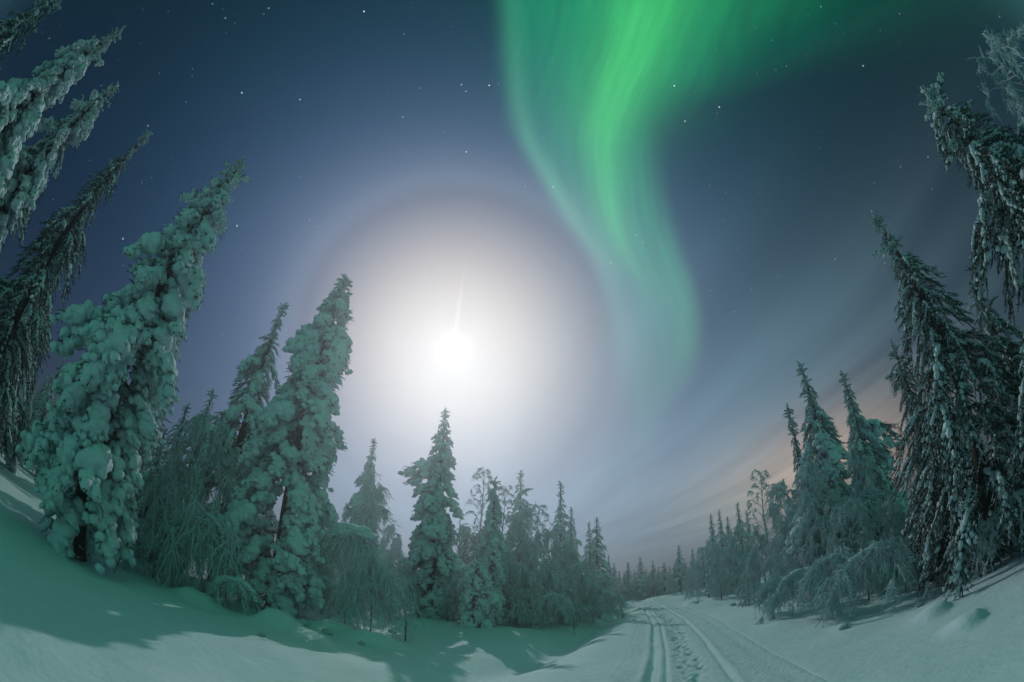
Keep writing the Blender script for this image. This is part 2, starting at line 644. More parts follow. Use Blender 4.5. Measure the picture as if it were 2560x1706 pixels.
az_list = np.concatenate([np.linspace(-180, -112, 34, endpoint=False), np.linspace(-112, 112, 760, endpoint=False), np.linspace(112, 180, 34, endpoint=False)])
rads = 0.35 * np.exp(np.arange(0, 345) * 0.0208)
A, Rr = np.meshgrid(np.radians(az_list), rads)
GX, GY = Rr * np.sin(A), Rr * np.cos(A)
GZ = height(GX, GY)
TS = GX - track_x(GY)
GZ -= 0.16 * np.clip((1.55 - np.abs(TS - 0.9)) / 0.25, 0, 1) * (GY > 2.8) * (GY < 57)       # bed for the track sheet
na, nr = len(az_list), len(rads)
V = np.concatenate([np.stack([GX, GY, GZ], -1).reshape(-1, 3), [[0, 0, gz(0, 0)]]])
i = np.arange(nr - 1)[:, None] * na
k = np.arange(na)[None, :]
k2 = (k + 1) % na
Q = np.stack([i + k, i + na + k, i + na + k2, i + k2], -1).reshape(-1, 4)
cen = len(V) - 1
T0 = np.stack([np.full(na, cen), np.arange(na), (np.arange(na) + 1) % na], -1)
ground = link('snow_ground', mesh_from('snow_ground', V, T0, M_GROUND, True, Q))
tag(ground, 'deep wind-smoothed snow covering the clearing and the wood floor', kind='structure')

# track sheet: two runner grooves, trodden belt, two lines on the right
ty = np.concatenate([np.arange(3.0, 24, 0.05), np.arange(24, 57, 0.14)])
ts = np.arange(-0.72, 2.53, 0.036)
S, TY = np.meshgrid(ts, ty)
TX = S + track_x(TY)


def groove(s, c, w, d, p=2):
    return -d * np.exp(-np.abs((s - c) / w) ** p)


rel = groove(S, 0.02 + 0.01 * np.sin(TY * 0.9), 0.085, 0.13, 3) + groove(S, 0.30, 0.038, 0.065, 3) + groove(S, 1.36 + 0.02 * np.sin(TY * 0.7), 0.05, 0.05) + groove(S, 2.12, 0.14, 0.018)
rel += 0.028 * np.exp(-((S + 0.14) / 0.08) ** 2) + 0.018 * np.exp(-((S - 1.47) / 0.07) ** 2) + 0.02 * np.exp(-((S - 0.17) / 0.07) ** 2)
belt = np.exp(-np.abs((S - 0.74) / 0.27) ** 4)
rel += belt * (-0.045 + 0.03 * vnoise(TX * 9, TY * 9, 11) + 0.022 * vnoise(TX * 19, TY * 19, 12))
rr_ = np.random.default_rng(5)
for fy in np.arange(3.2, 40, 0.36):
    for side in (-0.13, 0.12):
        if rr_.random() < 0.22:
            continue
        dep = rr_.uniform(.5, 1.25)
        cy, cs = fy + rr_.uniform(-0.15, 0.15) + (0.18 if side > 0 else 0), 0.74 + side + rr_.uniform(-0.12, 0.12)
        sel = slice(max(0, np.searchsorted(ty, cy - 0.6)), np.searchsorted(ty, cy + 0.6))
        dd = ((S[sel] - cs) / 0.062) ** 2 + ((TY[sel] - cy) / 0.14) ** 2
        rel[sel] += -0.07 * dep * np.exp(-dd ** 1.6) + 0.022 * np.exp(-((S[sel] - cs) / 0.10) ** 2 - ((TY[sel] - cy + 0.2) / 0.09) ** 2)
edge = np.clip(np.minimum(S + 0.70, 2.50 - S) / 0.10, 0, 1)
edge = edge * edge * (3 - 2 * edge) * np.clip((TY - 3.0) / 0.4, 0, 1) * np.clip((56.8 - TY) / 0.6, 0, 1)
rel += 0.010 * vnoise(TX * 5, TY * 5, 21) + 0.007 * vnoise(TX * 13, TY * 13, 22)
rel *= 0.8 + 0.35 * vnoise(TX * 1.7, TY * 1.7, 23)
TZ = height(TX, TY) + np.where(edge > 0, 0.004 + rel * edge, 0) - 0.014 * (1 - edge)
V = np.stack([TX, TY, TZ], -1).reshape(-1, 3)
n1, n2 = len(ty), len(ts)
i = np.arange(n1 - 1)[:, None] * n2
k = np.arange(n2 - 1)[None, :]
Q = np.stack([i + k, i + k + 1, i + n2 + k + 1, i + n2 + k], -1).reshape(-1, 4)
trk = link('snow_track', mesh_from('snow_track', V, np.zeros((0, 3)), M_TRACK, True, Q))
tag(trk, 'packed snow track with runner grooves and footprints leading into the wood', kind='structure')

# ------------------------------------------------------------------ spruce boughs (shared meshes)
def spine(n, droop, lift=0.08):
    t = np.linspace(0, 1, n)
    return np.stack([t - 0.18 * droop * t ** 3, 0.03 * np.sin(t * 5), lift * np.sin(t * 2.2) - droop * t ** 2.2], -1)


def spine_at(P, t):
    f = np.clip(t, 0, 1) * (len(P) - 1)
    i = np.minimum(f.astype(int), len(P) - 2)
    w = (f - i)[:, None]
    return P[i] * (1 - w) + P[i + 1] * w


def bough_twigs(mb, P, r, nb, lenb, hang, fine=6, thick=0.016):
    """branchlets and needle twigs along a spine"""
    mb.tube(P, np.linspace(0.028, 0.008, len(P)), 4)
    t = np.linspace(0.12, 1.0, nb)
    t = np.clip(np.repeat(t, 2) + r.normal(0, 0.02, nb * 2), 0, 1)
    side = np.tile([1.0, -1.0], nb)
    P0 = spine_at(P, t)
    L = lenb * (0.55 + 0.6 * np.sin(np.clip(t, 0, 1) * 2.6)) * r.uniform(0.6, 1.15, nb * 2)
    D = np.stack([0.55 + 0.4 * t + r.normal(0, .15, nb * 2), side * (0.9 - 0.4 * t) + r.normal(0, .15, nb * 2), -hang * r.uniform(0.5, 1.2, nb * 2)], -1)
    D /= np.linalg.norm(D, axis=1)[:, None]
    mb.spikes(P0, D, L, thick * 1.2)
    # fine twigs
    for q in np.linspace(0.1, 0.97, fine):
        Pq = P0 + D * (L * q)[:, None]
        for _ in range(3 if fine > 3 else 2):
            dd = D * 0.9 + r.normal(0, 0.5, D.shape) + np.array([0, 0, -0.3 * hang])
            mb.spikes(Pq, dd, L * r.uniform(0.16, 0.34, len(L)) * (1.15 - 0.5 * q), thick)
    return P0, D, L


def along(V, D):
    """turn +Z of V into direction D"""
    z = D / np.linalg.norm(D)
    x = np.cross([0.3, 1, 0.1], z)
    x /= np.linalg.norm(x)
    return V @ np.stack([x, np.cross(z, x), z])


def sleeve(mb, sub, c, D, rad, ln, r):
    V, T = LUMPS[sub][r.integers(8)]
    mb.add(along(V * np.array([rad, rad, ln]), D) + c, T)


def make_bough(kind, seed, lod=3):
    """returns (needles, snow) builders for one unit-length bough pointing along +X"""
    r = np.random.default_rng(seed)
    n, s = MB(), MB()
    hi = lod == 3
    if kind == 'pillow':
        P = spine(9, r.uniform(0.45, 0.85))
        P0, D, L = bough_twigs(n, P, r, 11 if hi else 6, 0.34, 0.6, 7 if hi else 2, 0.0095 if hi else 0.022)
        for t, rad in ((0.26, .12), (0.40, .15), (0.54, .18), (0.68, .20), (0.82, .21), (0.94, .18), (1.03, .13)):
            c = spine_at(P, np.array([t + r.uniform(-.04, .04)]))[0] + [0, r.uniform(-.12, .12), r.uniform(-.05, .08)]
            q = rad * r.uniform(0.75, 1.25)
            add_lump(s, lod if rad > .17 else max(1, lod - 1), c, q * r.uniform(.9, 1.2), q * r.uniform(.9, 1.2), q * r.uniform(.9, 1.35), r)
        idx = r.choice(len(L), 16 if hi else 5, replace=False)
        for i in idx:
            f = r.uniform(.3, .95)
            c = P0[i] + D[i] * L[i] * f
            q = r.uniform(0.055, 0.115) * (1.1 - .3 * f)
            sleeve(s, max(1, lod - 1), c + [0, 0, .02], D[i] + [0, 0, -.3], q, q * r.uniform(1.0, 1.8), r)
    elif kind in ('sleeve', 'sparse'):
        thin = kind == 'sparse'
        P = spine(9, r.uniform(0.6, 1.05), 0.12)
        P0, D, L = bough_twigs(n, P, r, 12 if hi else 7, 0.40, 1.15, 8 if hi else 2, 0.0095 if hi else 0.022)
        for t in np.linspace(0.2, 1.0, 11):
            c = spine_at(P, np.array([t]))[0] + [0, r.uniform(-.02, .02), 0.02]
            q = r.uniform(0.05, 0.10) * (0.62 if thin else 1)
            add_lump(s, max(1, lod - 1), c, q * 1.5, q, q * r.uniform(1.0, 1.6), r, 0.6 * t)
        for i in range(len(L)):
            if r.random() < (0.66 if thin else 0.35):
                continue
            fat = r.uniform(0.6, 1.35)
            for f in ((.2, .45, .7, .92) if hi else (.35, .75)):
                if r.random() < .15:
                    continue
                q = fat * r.uniform(0.022, 0.042) * (1.15 - .45 * f) * (1 if hi else 1.3)
                sleeve(s, 2 if (hi and q > .026) else 1, P0[i] + D[i] * L[i] * f + [0, 0, q * .5], D[i] + r.normal(0, .08, 3), q, q * r.uniform(1.6, 2.8), r)
    else:                                                   # sparse twiggy bough of a leader
        P = spine(7, r.uniform(0.05, 0.4), 0.2)
        P0, D, L = bough_twigs(n, P, r, 8, 0.32, 0.2, 5, 0.016)
        for t in (0.3, 0.5, 0.75, 1.0):
            c = spine_at(P, np.array([t]))[0] + [0, 0, 0.05]
            q = r.uniform(0.09, 0.2)
            add_lump(s, max(1, lod - 1), c, q * 1.2, q, q, r)
        for i in r.choice(len(L), 7, replace=False):
            q = r.uniform(.04, .09)
            sleeve(s, 1, P0[i] + D[i] * L[i] * .7, D[i], q, q * 1.7, r)
    return n, s


BOUGHS = {}
for kind, cnt in (('pillow', 9), ('sleeve', 9), ('sparse', 9), ('leader', 5)):
    BOUGHS[kind] = []
    for q in range(cnt):
        nb_, sb_ = make_bough(kind, 100 + q + len(kind) * 31)
        BOUGHS[kind].append((nb_.mesh('bough_needles', M_NEEDLE, False), sb_.mesh('bough_snow', M_SNOW)))
BOUGHS_LOW = {k: [tuple(b.arrays() for b in make_bough(k, 500 + q + len(k) * 31, 2 if k == 'leader' else 2)) for q in range(5)] for k in ('pillow', 'sleeve', 'leader')}


def bough_plan(H, Rb, style, r, z0=0.6, dens=1.0, power=0.65, irregular=0.2, cap=1.25):
    """where boughs sit on a spruce: (z, azimuth, scale, tilt, kind)"""
    out = []
    z = z0
    ang = r.uniform(0, 6.28)
    ph = r.uniform(0, 6.28, 3)
    while z < H - 0.25:
        t = z / H
        R = Rb * min(1.0, max(0.0, 1 - t) / 0.72) ** power * (1 + irregular * math.sin(z * 2.1 + ph[0]) * 0.6 + irregular * math.sin(z * 5.3 + ph[1]) * 0.5)
        R *= min(1.0, 0.62 + 0.55 * (z - z0) / max(0.15 * H, .1))
        R = max(R, 0.20)
        sc = min(R, cap) * r.uniform(0.72, 1.18)
        off = max(0.0, R - cap) * r.uniform(0.6, 1.05)
        if r.random() < 0.05:
            sc *= 1.25
        kind = style
        if style == 'mixed':
            kind = 'pillow' if r.random() < 0.45 else 'sleeve'
        if t > 0.93 or (t > 0.8 and r.random() < 0.3):
            kind = 'leader'
        tilt = r.normal(0.06, 0.12) + (0.25 if z < 1.5 else 0)
        if kind == 'leader':
            tilt = r.uniform(-0.75, -0.1)
            sc = max(sc, 0.26)
        out.append((z, ang, sc, tilt, kind, off))
        ang += 2.399963 + r.normal(0, 0.35)
        z += (0.060 if style == 'pillow' else 0.054) * (0.35 + sc * 0.75) * min(1.0, 1.05 * cap / R) / dens
    return out


def trunk_mesh(H, r0, r, bend=0.15, z0=-0.5):
    z = np.concatenate([[z0, 0, .12, .3, .6, 1.0], np.linspace(1.6, H, 11)])
    n = len(z)
    P = np.stack([bend * np.sin(z / H * 3.0) * 0.3, bend * np.sin(z / H * 2.1 + 1) * 0.2 - bend * .168, z], -1)
    m = MB()
    m.tube(P, r0 * (1 - np.clip(z / H, 0, 1)) ** 0.8 + 0.018 + 0.06 * r0 * r.normal(size=n) + 0.55 * r0 * np.exp(-np.clip(z, 0, 9) / 0.35), 11)
    return m.mesh('trunk', M_BARK)


def az_pos(top_px, d):
    v = pix_dir(*top_px)
    a = math.atan2(v[0], v[1])
    x, y = d * math.sin(a), d * math.cos(a)
    z = gz(x, y)
    return x, y, z, CAM_H + d * v[2] / math.hypot(v[0], v[1]) - z


def hero_spruce(top_px, d, Rb, style, label, seed, z0=0.6, dens=1.0, power=0.65, irregular=0.2, lean=(0, 0), extra=(), name='snow_laden_spruce'):
    r = np.random.default_rng(seed)
    x, y, z, H = az_pos(top_px, d)
    t = link(name, None, None, (x, y, z), (lean[0], lean[1], 0))
    tag(t, label, 'spruce')
    link('trunk', trunk_mesh(H - 0.1, 0.012 * H + 0.05, r), t)
    plan = bough_plan(H, Rb, style, r, z0, dens, power, irregular) + list(extra)
    for (bz, ba, sc, tilt, kind, off) in plan:
        nm, sm = BOUGHS[kind][r.integers(len(BOUGHS[kind]))]
        b = link('bough', nm, t, (off * math.cos(ba), off * math.sin(ba), bz), (0, tilt, ba), (sc, sc * r.uniform(.9, 1.2) * (1 if r.random() < .5 else -1), sc * r.uniform(.9, 1.15)))
        link('snow_clump', sm, b)['kind'] = 'stuff'
    # leading shoot
    nm, sm = BOUGHS['leader'][r.integers(5)]
    b = link('bough', nm, t, (0, 0, H - 0.38), (0, -1.35, r.uniform(0, 6)), (0.4, 0.3, 0.3))
    link('snow_clump', sm, b)['kind'] = 'stuff'
    return t


# facing helper: azimuth (about z, from +X) that points from a tree towards the picture's left or right
HERO = []


def spruce_template(H, Rb, style, seed, power=0.75, dens=0.8, irregular=0.25):
    r = np.random.default_rng(seed)
    N, S_ = MB(), MB()
    plan = bough_plan(H, Rb, style, r, 0.3, dens, power, irregular) + [(H - 0.45, 0, 0.45, -1.35, 'leader', 0)]
    for (bz, ba, sc, tilt, kind, off) in plan:
        (nv, ntr), (sv, stri) = BOUGHS_LOW[kind][r.integers(5)]
        Mx = (rotz(ba) @ roty(tilt)).T * 1.0
        o3 = [off * math.cos(ba), off * math.sin(ba), bz]
        N.add(nv * sc @ Mx + o3, ntr)
        S_.add(sv * sc @ Mx + o3, stri)
    return trunk_mesh(H, 0.011 * H + 0.03, r), N.mesh('crown', M_NEEDLE, False), S_.mesh('snow_load', M_SNOW), H


TEMPL = [spruce_template(9, 1.25, 'mixed', 41), spruce_template(9, 1.1, 'pillow', 42), spruce_template(9, 1.5, 'sleeve', 43, 0.85), spruce_template(9, 0.95, 'mixed', 44, 0.7)]


def spruce_copy(top_px, d, label, seed, width=1.0, which=None, group=None, name='spruce_tree'):
    r = np.random.default_rng(seed)
    x, y, z, H = az_pos(top_px, d)
    tm, cm, sm, H0 = TEMPL[r.integers(4) if which is None else which]
    t = link(name, None, None, (x, y, z), (0, 0, r.uniform(0, 6.28)), (H / H0 * width, H / H0 * width, H / H0))
    tag(t, label, 'spruce', group)
    link('trunk', tm, t)
    c = link('crown', cm, t)
    link('snow_load', sm, c)['kind'] = 'stuff'
    return t


# ------------------------------------------------------------------ rime-covered birches
def limb_path(p0, az_, out, up, droop, n=9):
    t = np.linspace(0, 1, n)
    rr = out * (t ** 0.85)
    zz = up * np.sin(np.minimum(t * 1.9, 1.57 + t * .2)) - droop * t ** 2.4
    return np.stack([p0[0] + rr * math.cos(az_), p0[1] + rr * math.sin(az_), p0[2] + zz], -1)


def hang_twigs(mb, P, r, n, lo, hi, rad, t0=0.2, spread=0.5, down=1.0):
    nc = max(3, n // 5)
    which = r.integers(0, nc, n)
    tc_ = r.uniform(t0, 1, nc) ** 0.8
    t = np.clip(tc_[which] + r.normal(0, 0.018, n), 0, 1)
    P0 = spine_at(P, t)
    tang = spine_at(np.gradient(P, axis=0), t)
    tang /= np.linalg.norm(tang, axis=1)[:, None] + 1e-9
    D1 = tang * 0.7 + r.normal(0, spread, (nc, 3))[which] + r.normal(0, spread * 0.45, (n, 3)) + np.array([0, 0, 0.1])
    L = r.uniform(lo, hi, n) * r.uniform(0.55, 1.3, nc)[which]
    D2 = D1 * 0.35 / (np.linalg.norm(D1, axis=1)[:, None]) + r.normal(0, 0.24, (nc, 3))[which] + r.normal(0, 0.16, (n, 3)) + np.array([0, 0, -down])
    mb.bent(P0, D1, L * 0.4, D2, L * 0.75, rad)
    # side twiglets along the hanging ends
    D1n = D1 / np.linalg.norm(D1, axis=1)[:, None]
    D2n = D2 / np.linalg.norm(D2, axis=1)[:, None]
    for q in (0.25, 0.6):
        Pq = P0 + D1n * (L * 0.4)[:, None] + D2n * (L * 0.75 * q)[:, None]
        mb.spikes(Pq, D2n + r.normal(0, 0.6, (n, 3)), L * r.uniform(.25, .45, n), rad * 0.8)
    Pq = P0 + D1n * (L * 0.25)[:, None]
    mb.spikes(Pq, D1n + r.normal(0, 0.7, (n, 3)) - [0, 0, .4], L * r.uniform(.3, .5, n), rad * 0.8)


def birch_template(H, W, seed, nl=20, ntw=30, droop=1.0, rad=0.024, snow=True, low=0.06, up=0.9):
    r = np.random.default_rng(seed)
    tr, cr, sn = MB(), MB(), MB()
    n = 10
    z = np.linspace(-0.4, H * 0.9, n)
    bendx, bendy = r.normal(0, 0.06 * H, 2)
    P = np.stack([bendx * (z / H) ** 2, bendy * (z / H) ** 2, z], -1)
    tr.tube(P, np.linspace(0.012 * H + .03, 0.012, n), 6)
    for q in range(nl):
        t = low + (1 - low) * (q + r.uniform(0, .8)) / nl
        p0 = spine_at(P, np.array([t]))[0]
        a = q * 2.4 + r.normal(0, .4)
        out = W * (0.5 + 0.6 * (1 - t) ** 0.5) * r.uniform(.55, 1.05) * (0.62 if t > .85 else 1)
        upv = up * H * 0.16 * r.uniform(.6, 1.3)
        dr = droop * H * 0.24 * r.uniform(.5, 1.25) * (0.55 + t * .6)
        dr = min(dr, p0[2] + upv - 0.1)
        LP = limb_path(p0, a, out, upv, dr)
        tr.tube(LP, np.linspace(0.028, 0.009, len(LP)), 4)
        hang_twigs(cr, LP, r, ntw, 0.08 * H, 0.17 * H, rad)
        for _ in range(2):
            tt = r.uniform(.3, .75)
            LP2 = limb_path(spine_at(LP, np.array([tt]))[0], a + r.choice([-1, 1]) * r.uniform(.4, 1.0), out * .55, upv * .4, dr * .7)
            tr.tube(LP2, np.linspace(0.016, 0.007, len(LP2)), 3)
            hang_twigs(cr, LP2, r, ntw * 2 // 3, 0.07 * H, 0.15 * H, rad)
        if snow:
            for tt in np.linspace(.12, .92, 13):
                c = spine_at(LP, np.array([tt]))[0]
                s_ = r.uniform(.035, .08) * (0.5 + H * .1)
                add_lump(sn, 1, c + [0, 0, s_ * .5], s_ * 1.9, s_ * 1.6, s_, r)
    V, T = sn.arrays()
    return tr.mesh('trunk', M_BIRCH), cr.mesh('crown', M_RIME, False), (mesh_from('snow_load', V, T, M_SNOW) if len(V) else None), H


BIRCH = [birch_template(6, 1.7, 61), birch_template(6, 2.1, 62, nl=18, droop=1.25), birch_template(6, 1.35, 63, nl=18, up=1.1), birch_template(6, 1.9, 64, nl=17, droop=1.4, low=.1)]
BUSH = [birch_template(2, 1.25, 71, nl=12, ntw=34, droop=1.7, rad=0.014, low=.1, up=1.6), birch_template(2, 1.0, 72, nl=12, ntw=34, droop=1.5, rad=0.014, low=.1, up=1.5)]


def birch_copy(top_px, d, label, seed, width=1.0, bank=BIRCH, which=None, group=None, name='rime_birch', cat='birch'):
    r = np.random.default_rng(seed)
    x, y, z, H = az_pos(top_px, d)
    tm, cm, sm, H0 = bank[r.integers(len(bank)) if which is None else which]
    s = H / H0
    t = link(name, None, None, (x, y, z), (0, 0, r.uniform(0, 6.28)), (s * width, s * width, s))
    tag(t, label, cat, group)
    link('trunk', tm, t)
    c = link('crown', cm, t)
    if sm:
        link('snow_load', sm, c)['kind'] = 'stuff'
    return t


def fan_tree(top_px, d, label, seed, crown_from=0.35, W=1.3, n=36, name='frosted_larch'):
    """thin straight stem with sparse arching branches bowed under rime"""
    r = np.random.default_rng(seed)
    x, y, z, H = az_pos(top_px, d)
    t = link(name, None, None, (x, y, z), (0, 0, 0))
    tag(t, label, 'tree')
    m = MB()
    zz = np.linspace(-.4, H, 14)
    P = np.stack([.06 * np.sin(zz), .05 * np.cos(zz * 1.3), zz], -1)
    m.tube(P, np.linspace(.085, .012, 14), 6)
    link('trunk', m.mesh('trunk', M_BIRCH), t)
    for q in range(n):
        f = crown_from + (0.99 - crown_from) * q / n
        p0 = spine_at(P, np.array([(f * H + .4) / (H + .4)]))[0]
        out = W * (1.12 - f) * r.uniform(.7, 1.2) + .15
        LP = limb_path(p0, q * 2.4 + r.normal(0, .3), out, out * r.uniform(.5, .95), out * r.uniform(.3, .75))
        b = MB()
        b.tube(LP, np.linspace(.018, .006, len(LP)), 3)
        hang_twigs(b, LP, r, 34, .14, .42, .012, t0=.15, spread=.35, down=.55)
        link('branch', b.mesh('branch', M_RIME, False), t)
    return t


def arch_birch(apex_px, d, span, label, seed, cap=0.10, az_off=None, name='bent_birch', top_cap=0.0, tw=(0.35, 0.95), ntw=240):
    """young birch bowed over into an arch by its snow load, twigs hanging to the ground"""
    r = np.random.default_rng(seed)
    x, y, z, H = az_pos(apex_px, d)
    a = math.atan2(y, x) + math.pi / 2 if az_off is None else az_off      # across the line of sight
    ux, uy = math.cos(a), math.sin(a)
    t = link(name, None, None, (x - ux * span * .5, y - uy * span * .5, z), (0, 0, a))
    tag(t, label, 'birch')
    q = np.linspace(0, 1, 15)
    P = np.stack([span * (0.5 - 0.5 * np.cos(q * math.pi * .93)) * 1.02, 0.08 * np.sin(q * 4) * span * .3, H * (np.sin(q * math.pi * .93) ** 0.72) - 0.12 * (1 - q) ** 8], -1)
    P[0, 2] = -.3
    tr, cr, sn = MB(), MB(), MB()
    tr.tube(P, np.linspace(.032, .01, 15), 6)
    hang_twigs(cr, P, r, ntw, tw[0] * H * .6, tw[1] * H * .6, .014, t0=.05, spread=.75)
    for k_ in range(9):
        tt = r.uniform(.25, .95)
        LP = limb_path(spine_at(P, np.array([tt]))[0], r.uniform(0, 6.28), span * r.uniform(.18, .38), .1 * H, min(.8, .55 * r.uniform(.8, 1.3)) * H)
        tr.tube(LP, np.linspace(.014, .006, len(LP)), 3)
        hang_twigs(cr, LP, r, ntw // 8, tw[0] * H * .45, tw[1] * H * .45, .014, spread=.5)
    for tt in np.linspace(.16, .92, 26):
        c = spine_at(P, np.array([tt]))[0]
        s_ = cap * r.uniform(.6, 1.25) * math.sin(tt * 3.0 + .1) ** .5
        add_lump(sn, 2, c + [0, 0, s_ * .5], s_ * 1.7, s_ * 1.3, s_, r)
    if top_cap:
        for k_ in range(5):
            c = spine_at(P, np.array([.42 + .07 * k_]))[0]
            add_lump(sn, 3, c + [0, 0, top_cap * .35], top_cap * 1.25, top_cap, top_cap * .6, r)
    link('trunk', tr.mesh('trunk', M_BIRCH), t)
    c = link('crown', cr.mesh('crown', M_RIME, False), t)
    link('snow_load', sn.mesh('snow_load', M_SNOW), c)['kind'] = 'stuff'
    return t


# ------------------------------------------------------------------ the trees of the photograph
# left edge
hero_spruce((165, -10), 12.5, 1.7, 'sparse', 'tall spruce with long snow sleeves, outermost of the leaning row beyond the open snow', 201, z0=1.5, power=0.66)
hero_spruce((310, 75), 12.5, 1.55, 'pillow', 'slender tall spruce with rounded snow lumps, second in the leaning row', 202, z0=1.0, irregular=.4, power=0.66)
hero_spruce((298, 212), 14, 1.65, 'mixed', 'tall spruce with a stubby twiggy tip, third in the leaning row', 203, z0=1.0, power=0.66)
hero_spruce((378, 330), 15.5, 1.8, 'sparse', 'broad dark spruce with curtains of hanging snowy branches and a drooping side bough', 204, z0=0.8, power=0.95, irregular=.35)
hero_spruce((612, 402), 10.3, 1.65, 'pillow', 'thick spruce buried in huge round snow lumps, bare dark trunk foot in the snow', 205, z0=.95, power=0.66, irregular=.35, dens=.95)
hero_spruce((500, 720), 21, 1.1, 'mixed', 'thin dark spruce peeping out behind the huge lumpy spruce', 206, power=1.00)
hero_spruce((715, 755), 17, 2.0, 'mixed', 'dark open-branched spruce with snowy bough ends beside the pale pillow-covered spruce', 207, z0=1.2, power=1.00, irregular=.4, dens=.8)
hero_spruce((868, 690), 13.8, 1.8, 'pillow', 'pale spruce wrapped in snow pillows from tip to foot, its shadow reaching forward', 208, z0=.7, power=0.55, irregular=.2)
hero_spruce((937, 1095), 28, 1.5, 'pillow', 'snowy spruce rising behind a rime-white birch dome', 209, power=0.95)
hero_spruce((1115, 1020), 22, 1.4, 'pillow', 'solitary spire spruce right under the moon with a thick snow bracket on one side', 210, z0=.4, power=0.7, irregular=.12,
            extra=[(8.0, math.pi, 1.7, -.4, 'pillow', 0), (7.8, math.pi - .25, 1.3, -.25, 'pillow', 0), (7.6, math.pi + .3, 1.3, -.2, 'pillow', 0), (7.9, math.pi + .1, 1.4, -.3, 'sleeve', 0), (7.2, math.pi + .05, 1.2, 0, 'pillow', 0)])
hero_spruce((1237, 1195), 18.6, 0.7, 'pillow', 'needle-thin snow column of a young spruce beside the bare frosted tree', 211, z0=.4, power=0.42)
hero_spruce((1192, 1385), 17.8, 0.95, 'pillow', 'short lumpy spruce with dark hollows standing at the front of the thicket', 212, z0=.15, power=0.47, irregular=.3)
# right edge
hero_spruce((1998, 905), 17, 1.6, 'mixed', 'dark spire spruce with ragged snowy boughs above the bent birches', 221, z0=.8, power=0.95, irregular=.35)
hero_spruce((1967, 1015), 17.6, 0.6, 'mixed', 'thin spruce leader tucked against the side of the dark spire spruce', 222, power=0.95)
hero_spruce((2103, 930), 18, 1.45, 'mixed', 'narrow spruce with one long snow-tipped bough reaching out above the birches', 223, z0=.8, power=1.00,
            extra=[(5.6, -.65, 1.8, -.12, 'sleeve', 0), (5.4, -.55, 1.5, -.1, 'pillow', 0), (5.1, -.75, 1.3, .1, 'sleeve', 0), (4.8, -.6, 1.4, .15, 'pillow', 0)])
hero_spruce((2228, 860), 11.8, 1.1, 'sparse', 'slim spruce hung with snow sleeves down to a clumpy foot', 224, z0=.15, power=0.60)
hero_spruce((2178, 535), 10.3, 2.1, 'sparse', 'big dark spruce with tapering tip and curtains of snow-tipped twigs', 225, z0=.4, power=0.95, irregular=.3)
hero_spruce((2318, 245), 9.5, 2.6, 'sparse', 'tallest shaggy spruce with a long arm stretching out over the clearing', 226, z0=.4, power=0.6, irregular=.4,
            extra=[(6.0, 2.4, 1.9, -.35, 'sparse', 0), (5.8, 2.5, 1.7, -.25, 'sparse', 0), (5.6, 2.3, 1.5, -.15, 'sleeve', 0)])
hero_spruce((2420, 700), 13.5, 2.3, 'sparse', 'dark spruce filling the gap behind the big shaggy pair', 227, z0=.4, power=0.89)
hero_spruce((2560, 450), 11.5, 2.3, 'sparse', 'shadowed spruce standing behind the frosted crooked birch', 228, z0=.4, power=0.89)

hero_spruce((2425, 340), 10.3, 2.1, 'sparse', 'shaggy spruce at the very edge of the wood, close beside the tallest one', 229, z0=.4, power=.85)
hero_spruce((2548, 235), 10.8, 1.9, 'sparse', 'dark spruce rising behind the crooked frosted birch at the wood edge', 230, z0=.4, power=.7)

# spruces farther back, each named by its neighbours
spruce_copy((165, 890), 30, 'small dark spruce in the gap between the leaning row and the lumpy giant', 301, 1.0, 2)
spruce_copy((200, 960), 27, 'low spruce beside the small dark spruce in the gap', 302, 1.1, 0)
spruce_copy((470, 1010), 17, 'short snowy spruce filling the gap behind the slender weeping birch', 309, 1.2, 2)
spruce_copy((535, 975), 18.5, 'snowy spruce half hidden by the weeping birch curtains', 310, 1.2, 0)
spruce_copy((415, 1070), 15.5, 'low snowy spruce just behind the lumpy giant', 311, 1.2, 1)
spruce_copy((1302, 1178), 31, 'grey spruce with a pointed tip behind the dome birches', 303, .95, 0)
spruce_copy((1402, 1203), 30, 'slim pointed spruce standing clear at the end of the thicket', 304, .95, 3)
spruce_copy((1428, 1270), 34, 'second slim spruce close behind the pointed one', 305, .9, 0)
spruce_copy((1472, 1305), 37, 'shorter of the twin spruces near the end of the left wood', 306, .9, 1)
spruce_copy((1492, 1295), 37, 'taller of the twin spruces near the end of the left wood', 307, 1.15, 0)
spruce_copy((1521, 1388), 43, 'last spruce of the left wood before the far treeline', 308, .9, 2)
for k_, (px, d, w, lab) in enumerate([((1777, 1287), 36, 1.0, 'first and outermost spruce of the stepped row beyond the track'), ((1797, 1275), 37, .9, 'second spruce of the stepped row beyond the track'),
                                      ((1818, 1292), 38, .9, 'third, lower spruce of the stepped row beyond the track'), ((1843, 1257), 36, 1.0, 'tallest spruce of the stepped row beyond the track'),
                                      ((1866, 1278), 37, .9, 'last spruce of the stepped row, next to the bare frosted larch')]):
    spruce_copy(px, d, lab, 320 + k_, w)
FAR = [(1535, 1408), (1548, 1428), (1570, 1405), (1586, 1425), (1600, 1393), (1615, 1422), (1632, 1402), (1646, 1418), (1660, 1406), (1674, 1414), (1697, 1363), (1714, 1405), (1731, 1372), (1744, 1398), (1757, 1380), (1524, 1430), (1560, 1432), (1623, 1430), (1685, 1412), (1768, 1350)]
for k_, px in enumerate(FAR):
    spruce_copy(px, 52 + (k_ * 7) % 14, 'small far spruce in the dark treeline closing off the track', 340 + k_, 1.25 + .22 * (k_ % 3), None, 'far treeline spruces')

